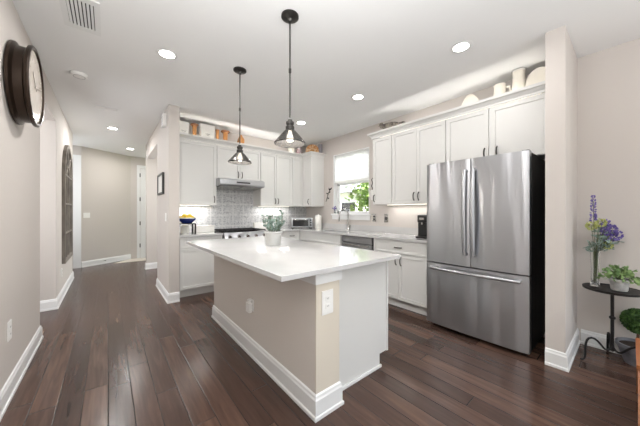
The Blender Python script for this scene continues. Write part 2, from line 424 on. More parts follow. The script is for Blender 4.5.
pl = [(-.012, 2.37)]; n = 22; z = 2.37; dz = (2.37-1.86)/n
for i in range(n): pl += [(-.018, z-dz/2), (-.010, z-dz)]; z -= dz
back = [(-x, zz) for x, zz in pl[::-1]]
MB().prism(pl+back, -.445, .445, 'y').build('pleated_fabric', SHADE, sh)
MB().box(-.022, .022, -.447, .447, 1.825, 1.86, bev=.003).build('bottom_rail', PLATE, sh)
MB().box(-.025, .025, -.447, .447, 2.37, 2.378).build('head_rail', PLATE, sh)

# outdoors
struct(MB().box(3.7, 30, -10, 25, -.4, -.3).build('ground', LAWN))
struct(MB().box(3.7, 5.6, -3, 9, -.3, -.28).build('bounce_slab', BOUNCE))  # unseen slab added to bounce sun up to the window shade
hs = thing('house', 'pale neighbouring house with grey roof seen through window', 'house', (0, 0, 0))
MB().box(13, 20, 7, 22, -.3, 2.6).build('wall', HOUSE, hs)
MB().prism([(12.4, 2.6), (16.5, 4.8), (20.6, 2.6)], 6.5, 22.5, 'y').build('roof', ROOF, hs)
MB().box(12.95, 13.0, 12, 13.3, .7, 1.9).build('window', FLAME, hs)
def tree(loc, r, n, label, seed):
    random.seed(seed)
    t = thing('tree', label, 'tree', loc)
    MB().tube([(0, 0, -.3), (.05, .02, .8), (-.03, .05, 1.8)], [.09, .07, .04]).tube([(.05, .02, .8), (-.4, .3, 1.7)], [.05, .02]).tube([(.03, .02, .7), (.3, -.4, 1.6)], [.05, .02]).build('trunk', TRUNK, t, True)
    m = MB()
    for i in range(n):
        v = Vector((random.gauss(0, 1), random.gauss(0, 1), random.gauss(0, 1))).normalized()*r*random.uniform(.35, 1)
        m.leaf((v.x, v.y, 1.75+v.z*1.15), (random.uniform(-1, 1), random.uniform(-1, 1), random.uniform(-1, .6)), .13, .08)
    m.build('foliage', LEAFOUT, t, recalc=False)
tree((6.6, 4.9, 0), 1.15, 2600, 'leafy green tree just outside the kitchen window', 3)
random.seed(7)

# ------------------------------------------------------------------ cabinets (local: x width, front at y=0 facing -y, z up)
def shaker(name, x0, x1, z0, z1, parent, rail=.06, th=.02):
    m = MB(); m.box(x0, x1, -th, 0, z0, z1, bev=.0015)
    b = m.b; b.faces.ensure_lookup_table()
    f = max((f for f in b.faces if f.normal.y < -.9 or abs(f.calc_center_median().y+th) < 1e-4), key=lambda f: f.calc_area())
    rail = min(rail, (x1-x0)*.3, (z1-z0)*.3)
    bmesh.ops.inset_region(b, faces=[f], thickness=rail-.0015)
    bmesh.ops.inset_region(b, faces=[f], thickness=.004)
    for v in f.verts: v.co.y += .009
    return m.build(name, CAB, parent)
def pull(parent, x, z, vert=True, L=.11, y=-.02):
    pts = []
    for i in range(9):
        a = i/8; s = (a-.5)*L; dd = .028*math.sin(PI*a)**.5
        pts.append((x, y-dd+.002, z+s) if vert else (x+s, y-dd+.002, z))
    return MB().tube(pts, .007, 8).build('handle', DARKM, parent, True)
def upper(loc, rz, w, z0, z1, depth, doors, label, group, sides=0):
    t = thing('wall_cabinet', label, 'wall cabinet', loc, rz, group)
    MB().box(0, w, 0, depth, z0, z1).build('body', CAB, t)
    for (a, b, hx) in doors:
        dr = shaker('door', a, b, z0+.004, z1-.012, t)
        if hx is not None: pull(dr, hx, z0+.095)
    return t
UZ0, UZ1 = 1.37, 2.385
GL = 'white shaker upper cabinets around the range and window'
g = .002
# range wall uppers (front plane y=4.44, doors to 4.42)
FY = 4.44; DP = 4.75-FY
upper((.777, FY, 0), 0, .628, UZ0, UZ1, DP, [(.02, .624, .585)], 'white single-door upper cabinet between the hall pillar and the hood', GL)
upper((1.407, FY, 0), 0, .796, 1.815, UZ1, DP, [(.004, .397, .365), (.4, .792, .432)], 'short two-door white cabinet directly above the range hood', GL)
upper((2.205, FY, 0), 0, .70, UZ0, UZ1, DP, [(.004, .335, .305), (.339, .696, .369)], 'two-door white upper cabinet right of the range hood', GL)
c = upper((2.907, FY, 0), 0, .27, UZ0, UZ1, DP, [(.004, .262, None)], 'narrow white blind panel cabinet left of the inner corner', GL)
upper((3.185, 4.745, 0), -PI/2, .635, UZ0, UZ1, .313, [(.33, .63, .545)], 'white corner upper cabinet left of the kitchen window', GL)
# window wall uppers (front x=3.19, doors to 3.17)
FX = 3.19; DX = 3.5-FX
upper((FX, 2.56, 0), -PI/2, .348, UZ0, UZ1, DX, [(.004, .344, .035)], 'single-door white upper cabinet immediately right of the window', GL)
upper((FX, 2.21, 0), -PI/2, .768, UZ0, UZ1, DX, [(.004, .382, .35), (.386, .764, .418)], 'two-door white upper cabinet above the coffee maker', GL)
upper((FX, 1.44, 0), -PI/2, .963, 1.80, UZ1, DX, [(.006, .452, .418), (.472, .957, .535)], 'wide two-door white cabinet above the refrigerator', GL)
CR = [(0, 0), (.012, 0), (.014, .022), (.04, .05), (.058, .058), (.062, .085), (.0, .085)]
CR = [(o-.02+.02, z+UZ1-.004) for o, z in CR]
struct(MB().sweep([(3.5, 4.108), (3.165, 4.108), (3.165, 4.42), (.777, 4.42)][::-1][::-1], CR).build('trim_3', CAB), 'crown moulding along the range wall cabinets')
struct(MB().sweep([(3.168, .477), (3.168, 2.562), (3.5, 2.562)], CR).build('trim_4', CAB), 'crown moulding along the cabinets right of the window')
for nm, a in (('trim_5', (.80, 3.17, 4.43, 4.445, UZ0-.025, UZ0)), ):
    pass
# base cabinets
def base(loc, rz, w, items, label, depth=.60, toe=True, group='white shaker base cabinets'):
    t = thing('base_cabinet', label, 'base cabinet', loc, rz, group)
    m = MB().box(0, w, .06, depth, 0, .11)
    if 'sink' in label: m.box(0, w, 0, depth, .11, .70).box(0, w, 0, .05, .70, .885).box(0, .9, .05, depth, .70, .885)
    else: m.box(0, w, 0, depth, .11, .885)
    m.build('body', CAB, t)
    for it in items:
        k, a, b, z0, z1, hx, hz = it
        dr = shaker(k, a, b, z0, z1, t, rail=.055 if k == 'door' else .035)
        if hx is not None: pull(dr, hx, hz, k == 'door')
    return t
BY = 4.15
base((.777, BY, 0), 0, .626, [('drawer', .02, .622, .72, .875, .33, .8), ('door', .02, .622, .125, .71, .58, .62)], 'white base cabinet with one drawer, left of the range', .587)
base((2.185, BY, 0), 0, .705, [('drawer', .004, .35, .72, .875, .18, .8), ('drawer', .354, .70, .72, .875, .53, .8), ('door', .004, .35, .125, .71, .31, .62), ('door', .354, .70, .125, .71, .39, .62)], 'white base cabinet between the range and inner corner', .587)
BX = 2.91
base((BX, 4.745, 0), -PI/2, 1.765, [('door', .62, 1.19, .125, .71, 1.15, .62), ('door', 1.194, 1.76, .125, .71, 1.235, .62), ('false_front', .62, 1.76, .72, .875, None, 0)], 'white sink base cabinet under the window', .585)
base((BX, 2.333, 0), -PI/2, .858, [('drawer', .04, .80, .715, .875, .41, .795), ('door', .04, .418, .125, .705, .385, .62), ('door', .422, .80, .125, .705, .455, .62)], 'white base cabinet with wide drawer and two doors beside the refrigerator', .585)
# counters
SY0, SY1, SX0, SX1 = 3.02, 3.66, 3.0, 3.38
tag(MB().box(.777, 1.405, 4.11, 4.737, .886, .92, bev=.003).build('countertop', QUARTZ), 'short white quartz countertop left of the range', 'countertop')
ct = MB().box(2.182, 2.875, 4.11, 4.737, .89, .92)
ct.box(2.87, 3.498, SY1, 4.737, .89, .92).box(2.87, 3.498, 1.475, SY0, .89, .92).box(2.87, SX0, SY0, SY1, .89, .92).box(SX1, 3.498, SY0, SY1, .89, .92)
tp = tag(ct.build('countertop', QUARTZ), 'long white quartz countertop turning the corner under the window', 'countertop')
MB().box(3.478, 3.4985, 1.475, 4.736, .92, 1.02, bev=.002).build('backsplash_lip', QUARTZ, tp)
MB().prism([(.775, .92), (3.498, .92), (3.498, 1.37), (2.205, 1.37), (2.205, 1.81), (1.406, 1.81), (1.406, 1.37), (.775, 1.37)], 4.738, 4.75, 'y').build('wall_backsplash', SPLASH)['kind'] = 'structure'
sk = tag(MB().box(SX0-.01, SX0, SY0, SY1, .72, .889).box(SX1, SX1+.01, SY0, SY1, .72, .889).box(SX0, SX1, SY0-.01, SY0, .72, .889).box(SX0, SX1, SY1, SY1+.01, .72, .889).box(SX0-.01, SX1+.01, SY0-.01, SY1+.01, .71, .72).build('kitchen_sink', STEEL), 'stainless undermount sink set into the counter below the window', 'sink')

# ------------------------------------------------------------------ island
IX0, IX1, IXS, IY0, IY1 = .973, 1.80, 1.168, 1.222, 3.17
isl = thing('kitchen_island', 'kitchen island with greige seating side, white end panel and quartz top', 'kitchen island', (0, 0, 0))
MB().box(IX0+.002, IXS, IY0+.002, IY1, 0, .885).build('knee_wall', ISLW, isl)
MB().box(IX0, IXS, IY0-.004, IY0+.002, 0, .885).build('knee_wall_end', ISLE, isl)
MB().sweep([(IXS, IY1), (IX0, IY1), (IX0, IY0-.004), (IXS, IY0-.004), (IXS, 1.28)][::-1], [(o, z*1.1) for o, z in BBP]).build('baseboard', TRIM, isl)
MB().sweep([(IXS, IY1), (IX0, IY1), (IX0, IY0-.004), (IXS, IY0-.004), (IXS, 1.285)][::-1], [(0, .815), (.012, .815), (.012, .889), (0, .889)]).build('top_trim', TRIM, isl)
MB().prism([(IXS, 0), (1.70, 0), (1.70, .105), (IX1, .105), (IX1, .888), (IXS, .888)], 1.302, 1.32, 'y').box(1.785, 1.803, 1.294, 1.302, .105, .888).build('end_panel', CAB, isl)
MB().box(IXS, 1.712, 1.288, 1.302, 0, .022, bev=.004).build('shoe_moulding', TRIM, isl)
MB().box(IXS, IX1-.002, 1.32, IY1, .105, .888).box(IXS, 1.71, 1.32, IY1, 0, .105).build('cabinet_body', TRIM, isl)
bt = MB().box(.694, 1.779, 1.158, 3.267, .89, .92, bev=.003).build('island_top', QUARTZ, isl)
# doors on the working side
rot = Matrix.Rotation(PI/2, 4, 'Z')
wk = bpy.data.objects.new('work_side', None)
bpy.data.objects.remove(wk)
for i in range(4):
    dr = shaker('door', i*.458+.01, i*.458+.455, .12, .875, isl); dr.matrix_local = Matrix.Translation((IX1, 1.325, 0)) @ rot

def outlet(loc, rz, label, kind='outlet', w=.075, h=.118, group='white wall plates', dark=False):
    t = thing('outlet' if kind == 'outlet' else 'light_switch', label, 'outlet' if kind == 'outlet' else 'light switch', loc, rz, group)
    MB().box(-w/2, w/2, -.006, 0, -h/2, h/2, bev=.002).build('cover_plate', CHROME if dark else PLATE, t)
    if kind == 'outlet':
        for z in (-.024, .024):
            MB().box(-.017, .017, -.008, -.0055, z-.015, z+.015, bev=.002).build('socket', PLATE if not dark else SLOT, t)
            m = MB()
            for x in (-.006, .006): m.box(x-.0012, x+.0012, -.0086, -.0078, z-.004, z+.006)
            m.build('slots', SLOT, t)
    else:
        n = max(1, round(w/.05)-0) if w > .09 else 1
        for i in range(n):
            x = (i-(n-1)/2)*.046
            MB().box(x-.016, x+.016, -.010, -.0055, -.032, .032, bev=.002).build('rocker', PLATE if not dark else SLOT, t)
    return t
outlet((1.062, IY0-.0045, .69), 0, 'white outlet on the greige end of the island', w=.092, h=.15)
o = outlet((IX0+.0015, 2.12, .44), -PI/2, 'white outlet with plugged-in night light on island long side', h=.1, w=.07)
nl = thing('night_light', 'small white plug-in night light on island long side', 'night light', (IX0-.008, 2.13, .435), -PI/2)
MB().box(-.035, .035, -.03, 0, -.055, .03, bev=.006).build('body', PLATE, nl)
MB().box(-.015, .015, -.026, -.004, .03, .058, bev=.004).build('sensor_tip', PLATE, nl)
outlet((-.5199, 2.69, .45), PI/2, 'white outlet low on the near left wall', h=.13, w=.08)
outlet((-.5199, 5.24, .38), PI/2, 'white outlet low on wall beneath the arched mirror')
outlet((.6449, 4.28, 1.18), -PI/2, 'white light switch below the framed picture on hall wall', 'switch')
dv = Vector((.96, .62)).normalized()
outlet((-.50+dv.x*.14+.001, 7.88+dv.y*.14-.002, 1.18), math.atan2(dv.y, dv.x), 'double white light switch on angled foyer wall', 'switch', w=.13)
outlet((3.4995, 2.79, 1.155), -PI/2, 'metal-framed outlet right of the window', w=.08, h=.13, dark=True)
outlet((3.4995, 2.545, 1.15), -PI/2, 'metal-framed switch under the upper cabinets, right of the other plate', 'switch', w=.08, h=.13, dark=True)

# ------------------------------------------------------------------ refrigerator
fr = thing('refrigerator', 'stainless steel french-door refrigerator with bottom freezer drawer', 'refrigerator', (0, 0, 0))
FY0, FY1, FXF = .552, 1.462, 2.735
MB().box(2.83, 3.46, FY0+.008, FY1-.008, .03, 1.775).box(2.95, 3.2, .57, 1.44, 1.775, 1.79).build('body', BODY, fr)
MB().box(2.86, 3.4, FY0+.03, FY1-.03, 0, .035).build('base_grille', BLACK, fr)
def fdoor(y0, y1, z0, z1, name):
    m = MB(); n = 16; W_ = FY1-FY0; pts = []
    for i in range(n+1):
        y = y0+(y1-y0)*i/n; u = (y-FY0)/W_*2-1; l = (y-y0)/(y1-y0)*2-1
        pts.append((FXF+.012*u*u+.012*abs(l)**14, y))
    poly = pts+[(2.825, y1), (2.825, y0)]
    m.prism(poly, z0, z1, 'z'); return m.build(name, STEEL, fr, True)
SPL = 1.008
da = fdoor(SPL+.002, FY1, .715, 1.78, 'door'); db = fdoor(FY0, SPL-.002, .715, 1.78, 'door')
dz_ = fdoor(FY0, FY1, .045, .703, 'freezer_drawer')
def vhandle(y, parent):
    pts = [(FXF+.012, y, .84)]
    for i in range(13):
        a = i/12; pts.append((FXF-.035-.022*math.sin(PI*a), y, .84+a*.82))
    pts.append((FXF+.012, y, 1.66))
    MB().tube(pts, .020, 14).build('handle', STEEL, parent, True)
vhandle(SPL+.038, da); vhandle(SPL-.038, db)
pts = [(FXF+.02, FY0+.06, .655)]+[(FXF-.03-.03*math.sin(PI*i/12), FY0+.06+.78*i/12, .655) for i in range(13)]+[(FXF+.02, FY1-.06, .655)]
MB().tube(pts, .015, 12).build('handle', STEEL, dz_, True)
for y in (FY0+.01, FY1-.06): MB().box(2.79, 2.84, y, y+.05, 1.781, 1.795, bev=.004).build('hinge_cover', BLACK, fr)

# ------------------------------------------------------------------ range and hood
rg = thing('gas_range', 'stainless steel slide-in gas range with black cast grates', 'range', (1.793, 0, 0))
MB().box(-.38, .38, 4.14, 4.735, .06, .905).box(-.36, .36, 4.18, 4.7, 0, .06).build('body', BODY, rg)
MB().prism([(4.05, .80), (4.14, .79), (4.14, .925), (4.10, .925)], -.38, .38, 'x').build('control_panel', STEEL, rg)
for i in range(5):
    x = -.3+i*.15
    kb = MB().tube([(x, 4.088, .862), (x, 4.045, .85)], .026, 18).build('knob', CHROME, rg, True)
MB().box(-.38, .38, 4.10, 4.735, .905, .925, bev=.003).build('cooktop', FLAME, rg)
MB().box(-.375, .375, 4.105, 4.14, .17, .785, bev=.004).build('oven_door', STEEL, rg)
MB().tube([(-.3, 4.105, .73), (-.3, 4.06, .73), (.3, 4.06, .73), (.3, 4.105, .73)], .012).build('oven_handle', CHROME, rg)
for k in range(3):
    x0 = -.36+k*.243; m = MB()
    for a in range(4): m.box(x0+a*.074, x0+a*.074+.012, 4.13, 4.71, .937, .952)
    for a in range(5): m.box(x0, x0+.234, 4.13+a*.142, 4.142+a*.142, .937, .952)
    for a, b in ((0, 4.13), (.222, 4.13), (0, 4.698), (.222, 4.698)): m.box(x0+a, x0+a+.012, b, b+.012, .925, .937)
    m.build('grate', IRON, rg)
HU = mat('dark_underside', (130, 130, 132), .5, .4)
hd = thing('range_hood', 'stainless steel under-cabinet range hood over the gas range', 'range hood', (1.785, 0, 0))
MB().prism([(4.215, 1.715), (4.235, 1.695), (4.737, 1.66), (4.737, 1.813), (4.26, 1.813), (4.215, 1.79)], -.395, .395, 'x').build('canopy', STEEL, hd)
MB().prism([(4.27, 1.686), (4.70, 1.655), (4.70, 1.659), (4.27, 1.690)], -.36, -.02, 'x').build('filter', CHROME, hd)
MB().prism([(4.27, 1.686), (4.70, 1.655), (4.70, 1.659), (4.27, 1.690)], .02, .36, 'x').build('filter', CHROME, hd)
MB().prism([(4.238, 1.693), (4.735, 1.658), (4.735, 1.661), (4.238, 1.696)], -.39, .39, 'x').build('underside_panel', HU, hd)
MB().box(-.12, .12, 4.2115, 4.2155, 1.74, 1.765).build('switch_strip', BLACK, hd)

# dishwasher
dw = thing('dishwasher', 'stainless steel dishwasher between sink and drawer base cabinet', 'dishwasher', (2.89, 2.655, 0))
MB().box(.03, .59, -.30, .30, .02, .885).build('body', BLACK, dw)
MB().box(0, .03, -.302, .302, .12, .775, bev=.004).build('door', STEEL, dw)
MB().box(0, .03, -.302, .302, .785, .875, bev=.004).build('control_panel', STEEL, dw)
MB().tube([(.004, -.25, .755), (-.035, -.25, .755), (-.035, .25, .755), (.004, .25, .755)], .009).build('handle', CHROME, dw, True)

# ------------------------------------------------------------------ ceiling fixtures
def recessed(x, y, label, e=5):
    t = thing('recessed_light', label, 'ceiling light', (x, y, CH), 0, 'recessed ceiling lights')
    MB().lathe([(.062, -.0), (.062, -.004), (.082, -.006), (.09, -.001), (.09, 0)], seg=32).build('trim_ring', TRIM, t, True)
    MB().lathe([(0, -.003), (.062, -.003), (.062, 0), (0, 0)], seg=32).build('lens', LENS, t)
    light('recessed_lamp', 'AREA', (0, 0, -.02), e, (1, .985, .97), (0, 0, 0), .11, .11, t, shape='DISK')
    return t
recessed(.427, 2.779, 'round recessed ceiling light nearest the camera, left of the pendants', 8.5)
recessed(2.45, .978, 'round recessed ceiling light in front of the refrigerator', 3.4)
recessed(2.49, 2.249, 'round recessed ceiling light right of the nearer pendant', 2.0)
recessed(.06, 5.856, 'round recessed light mid hallway ceiling', 7)
recessed(.40, 7.508, 'round recessed light at hallway end near the foyer', 6)
recessed(2.48, 3.50, 'round recessed ceiling light in the far kitchen corner near the sink', 5)

def pendant(x, y, label):
    t = thing('pendant_light', label, 'pendant light', (x, y, CH), 0, 'pendants over the island')
    B = 1.77-CH
    MB().lathe([(0, 0), (.066, 0), (.066, -.012), (.05, -.022), (.02, -.028), (.012, -.045), (0, -.045)]).build('ceiling_canopy', DARKM, t, True)
    MB().tube([(0, 0, -.04), (0, 0, B+.2)], .006, 12).tube([(0, 0, -.40), (0, 0, -.43)], .010, 12).build('rod', DARKM, t, True)
    MB().lathe([(0, B+.185), (.016, B+.183), (.018, B+.17), (.03, B+.166), (.03, B+.15), (.026, B+.146), (.026, B+.135), (.033, B+.13), (.033, B+.1), (0, B+.1)]).build('socket_cap', DARKM, t, True)
    MB().lathe([(.034, B+.106), (.05, B+.090), (.112, B+.018), (.118, B+.0), (.114, B+.0), (.108, B+.016), (.046, B+.087), (.03, B+.103)], seg=48).build('lamp_shade', SMOKE, t, True)
    MB().lathe([(.1165, B-.001), (.1195, B+.003), (.1195, B+.007), (.117, B+.009)], seg=48).build('shade_rim', DARKM, t, True)
    MB().lathe([(0, B+.018), (.02, B+.023), (.027, B+.042), (.022, B+.065), (.013, B+.085), (.012, B+.11), (0, B+.11)], seg=20).build('bulb', BULB, t, True)
    light('pendant_lamp', 'POINT', (0, 0, B+.02), 7, (1, .95, .88), parent=t, shadow_soft_size=.03)
pendant(1.063, 1.647, 'smoked cone pendant on rod, nearer the camera over the island')
pendant(1.063, 2.606, 'smoked cone pendant on rod, farther over the island towards the hood')

v = thing('ceiling_vent', 'white rectangular louvered ceiling vent above the near hallway', 'ceiling vent', (-.155, 2.625, CH))
v.scale = (.88, .88, 1)
m = MB().box(-.125, -.085, -.25, .25, -.008, 0).box(.085, .125, -.25, .25, -.008, 0).box(-.085, .085, -.25, -.19, -.008, 0).box(-.085, .085, .19, .25, -.008, 0)
m.build('frame', TRIM, v)
MB().box(-.085, .085, -.19, .19, -.0015, -.0005).build('backing', SLOT, v)
m = MB()
for i in range(7):
    x = -.073+i*.0243; m.prism([(x-.009, -.009), (x+.006, -.002), (x+.007, -.003), (x-.008, -.010)], -.19, .19, 'y')
m.build('louvers', TRIM, v)
sm = thing('smoke_detector', 'round white smoke detector on the hallway ceiling', 'smoke detector', (-.24, 3.78, CH))
MB().lathe([(0, 0), (.07, 0), (.07, -.012), (.062, -.03), (.03, -.036), (0, -.036)]).build('housing', PLATE, sm, True)
MB().lathe([(.045, -.033), (.05, -.0345), (.05, -.030)], seg=24).build('vent_ring', GREYP, sm)
v = thing('ceiling_register', 'small flat white register on hallway ceiling beyond smoke detector', 'ceiling vent', (-.02, 4.76, CH))
MB().box(-.13, .13, -.045, .045, -.01, 0, bev=.002).build('frame', TRIM, v)
m = MB()
for i in range(5): m.box(-.11, .11, -.034+i*.015, -.028+i*.015, -.013, -.0095)
m.build('louvers', PLATE, v)
ch = thing('door_chime', 'white box door chime high on hall pillar wall', 'door chime', (.645, 4.31, 2.575), -PI/2)
MB().box(-.07, .07, -.045, 0, -.09, .09, bev=.006).build('cover', PLATE, ch)
m = MB()
for i in range(4): m.box(-.05, .05, -.0465, -.0445, -.05+i*.03, -.044+i*.03)
m.build('grille', GREYP, ch)
pf = thing('picture_frame', 'small dark-framed picture hanging on the hall pillar wall', 'picture', (.645, 4.66, 1.685), -PI/2)
m = MB().box(-.25, -.22, -.03, 0, -.16, .16).box(.22, .25, -.03, 0, -.16, .16).box(-.22, .22, -.03, 0, .13, .16).box(-.22, .22, -.03, 0, -.16, -.13)
m.build('frame', FRAMED, pf); MB().box(-.22, .22, -.018, -.001, -.13, .13).build('print', PAPER, pf)
# door stop
ds = tag(MB().tube([(-.08, 8.139, .08), (-.045, 8.085, .08)], .009, 8).build('door_stop', CHROME), 'small metal door stop on the angled foyer baseboard', 'door stop')

# ------------------------------------------------------------------ clock and mirror on the left wall
ck = thing('wall_clock', 'deep round dark bronze wall clock with pale face on left wall', 'clock', (-.52, 2.83, 2.18))
R90 = Matrix.Rotation(PI/2, 4, 'Y')
MB().lathe([(0, 0), (.272, 0), (.285, .006), (.285, .022), (.268, .03), (.262, .036), (.262, .078), (.268, .084), (.284, .09), (.286, .104), (.278, .112), (.262, .112), (.257, .104), (.257, .098), (0, .098)], seg=72, M=R90).build('case', BRONZE, ck, True)
MB().lathe([(0, .099), (.254, .099), (.254, .101), (0, .101)], seg=64, M=R90).build('dial', FACE, ck)
m = MB()
for i in range(12):
    a = i*PI/6; M = Matrix.Rotation(a, 4, 'X')
    m.box(.1012, .103, -.005 if i % 3 else -.009, .005 if i % 3 else .009, .185, .235, M=M)
m.build('hour_marks', MARK, ck)
MB().box(.104, .106, -.006, .006, -.03, .13, M=Matrix.Rotation(.9, 4, 'X')).build('hour_hand', MARK, ck)
MB().box(.106, .108, -.004, .004, -.04, .19, M=Matrix.Rotation(-1.3, 4, 'X')).build('minute_hand', MARK, ck)

mr = thing('arched_mirror', 'tall grey arched windowpane mirror hanging on the hallway wall', 'mirror', (-.52, 5.76, 0))
HW, Z0m, ZA = .50, .50, 1.82
def arch(hw, z0, za, n=20):
    return [(-hw, z0), (hw, z0)]+[(hw*math.cos(PI*i/n), za+hw*math.sin(PI*i/n)) for i in range(n+1)]
A, B_ = arch(HW, Z0m, ZA), arch(HW-.05, Z0m+.05, ZA)
m = MB()
va = [[m.b.verts.new((x, p[0], p[1])) for p in P_] for P_ in (A, B_) for x in (0, .04)]
nA = len(A)
for i in range(nA):
    j = (i+1) % nA
    m.b.faces.new((va[1][i], va[1][j], va[3][j], va[3][i])); m.b.faces.new((va[0][i], va[0][j], va[2][j], va[2][i]))
    m.b.faces.new((va[0][i], va[0][j], va[1][j], va[1][i])); m.b.faces.new((va[2][i], va[2][j], va[3][j], va[3][i]))
m.build('frame', MFRAME, mr)
MB().prism(arch(HW-.05, Z0m+.05, ZA), .004, .012, 'x').build('mirror_glass', MIRR, mr)
m = MB()
for y in (-.15, .15): m.box(.012, .03, y-.012, y+.012, Z0m+.05, ZA)
for z in (.94, 1.38, 1.82): m.box(.012, .03, -.45, .45, z-.012, z+.012)
for a in (PI/4, PI/2, 3*PI/4): m.tube([(.022, .15*math.cos(a), ZA+.15*math.sin(a)), (.022, .45*math.cos(a), ZA+.45*math.sin(a))], .011, 6)
m.tube([(.022, .15*math.cos(PI*i/12), ZA+.15*math.sin(PI*i/12)) for i in range(13)], .011, 6)
m.build('muntins', MFRAME, mr)

# ------------------------------------------------------------------ under-cabinet LED strips; those on top added for a ceiling glow
def strip(loc, lx, ly, e, up, label):
    t = tag(MB().box(-lx/2, lx/2, -ly/2, ly/2, -.004, .004).build('led_strip', LED), label, 'light strip', 'cabinet light strips')
    t.location = loc
    light('strip_lamp', 'AREA', (0, 0, .01 if up else -.01), e, (1, .98, .95), (PI, 0, 0) if up else (0, 0, 0), lx, ly, t)
strip((1.09, 4.62, 1.365), .5, .02, 1.3, False, 'light strip under the cabinet left of the hood')
strip((2.6, 4.62, 1.365), .7, .02, 1.3, False, 'light strip under the cabinet right of the hood')
strip((3.4, 1.95, 1.365), .02, 1.0, 1.0, False, 'light strip under the cabinets above the coffee maker')
strip((3.215, 1.5, 2.39), .02, 1.9, 1.0, True, 'added light strip on top of cabinets right of the window')  # added strip, stands in for sun reflected above the cabinets
strip((2.0, 4.462, 2.39), 2.2, .02, 1.6, True, 'added light strip on top of range wall cabinets')  # added strip, lights ceiling and ornaments from behind the crown

# ------------------------------------------------------------------ things on the counters
CT = .9202
# faucet
fc = thing('kitchen_faucet', 'tall brushed nickel gooseneck faucet behind the sink', 'faucet', (3.43, 3.34, CT))
MB().lathe([(0, 0), (.028, 0), (.028, .006), (.02, .03), (.017, .09), (0, .09)], seg=20).build('base', CHROME, fc, True)
pts = [(0, 0, .05), (0, 0, .30)]+[(-.088+.088*math.cos(PI*i/10), .05*(i/10), .30+.088*math.sin(PI*i/10)) for i in range(1, 11)]+[(-.177, .054, .22)]
MB().tube(pts, .011, 12).tube([(-.1765, .052, .235), (-.178, .056, .165)], .015, 12).build('gooseneck_spout', CHROME, fc, True)
MB().tube([(0, -.015, .06), (-.01, -.075, .085)], .007, 8).build('lever', CHROME, fc, True)
# coffee maker
cm = thing('coffee_maker', 'slim black pod coffee maker beside the refrigerator', 'coffee maker', (3.15, 1.705, CT), -PI/2)
MB().box(-.072, .072, -.03, .24, .0, .30, bev=.012).box(-.066, .066, -.055, .02, .20, .295, bev=.01).build('body', BLACK, cm, True)
MB().box(-.066, .066, -.10, .0, 0, .022, bev=.006).build('drip_tray', BLACK, cm)
MB().tube([(0, -.042, .175), (0, -.042, .205)], .018, 14).build('spout', CHROME, cm)
MB().box(-.04, .03, -.059, -.0545, .235, .262).build('button_panel', CHROME, cm)
# toaster oven (faces diagonal)
to = thing('toaster_oven', 'small stainless toaster oven in the counter corner', 'toaster oven', (3.10, 4.37, CT), -.5)
MB().box(-.21, .215, -.13, .17, .02, .215, bev=.012).build('shell', STEEL, to, True)
MB().box(-.19, .125, -.136, -.129, .045, .19, bev=.003).build('glass_door', FLAME, to)
MB().tube([(-.18, -.134, .178), (-.18, -.16, .178), (.10, -.16, .178), (.10, -.134, .178)], .007).build('handle', CHROME, to, True)
for z in (.07, .12, .17): MB().tube([(.175, -.13, z), (.175, -.15, z)], .017, 14).build('knob', BLACK, to)
m = MB()
for x in (-.19, .19):
    for y in (-.1, .13): m.lathe([(0, 0), (.014, 0), (.014, .022), (0, .022)], (x, y, 0), 10)
m.build('feet', BLACK, to)
# canister
cn = thing('ceramic_canister', 'tall white ceramic canister with dark motif right of toaster oven', 'canister', (3.35, 4.12, CT))
MB().lathe([(0, 0), (.066, 0), (.07, .006), (.07, .235), (.064, .245), (0, .245)], seg=40).build('jar', WHITEC, cn, True)
MB().lathe([(0, .246), (.067, .246), (.067, .258), (.05, .268), (.016, .272), (.014, .285), (0, .288)], seg=40).build('lid', WHITEC, cn, True)
m = MB()
for (a, z, r) in ((-2.35, .07, .014), (-2.35, .1, .010), (-2.25, .085, .008), (-2.45, .085, .008), (-2.35, .13, .006)):
    m.ico((.0695*math.cos(a), .0695*math.sin(a), z), r, 1, (.25, .25, 1))
m.build('motif', SLOT, cn)
# crate / tray right of range
tr = thing('serving_tray', 'white rectangular tray leaning on tile right of the range', 'tray', (2.345, 4.70, CT), 0)
MB().box(-.15, .15, -.03, .03, 0, .13, bev=.006).build('tray', WHITEC, tr); MB().box(-.13, .13, -.034, -.029, .02, .11).build('inset_panel', PLATE, tr)
# white box left
wb = thing('storage_box', 'white lidded box on counter left of the range', 'box', (1.235, 4.57, CT), 0)
MB().box(-.15, .15, -.09, .09, 0, .095, bev=.004).build('box_body', WHITEC, wb); MB().box(-.155, .155, -.095, .095, .095, .112, bev=.003).build('lid', WHITEC, wb)
wb = thing('white_canister', 'short white canister standing under the black bowl stand', 'canister', (.95, 4.58, CT), 0)
MB().lathe([(0, 0), (.06, 0), (.062, .004), (.062, .11), (0, .112)], seg=30).build('jar', WHITEC, wb, True)
MB().lathe([(0, .113), (.063, .113), (.063, .122), (0, .126)], seg=30).build('lid', WHITEC, wb, True)
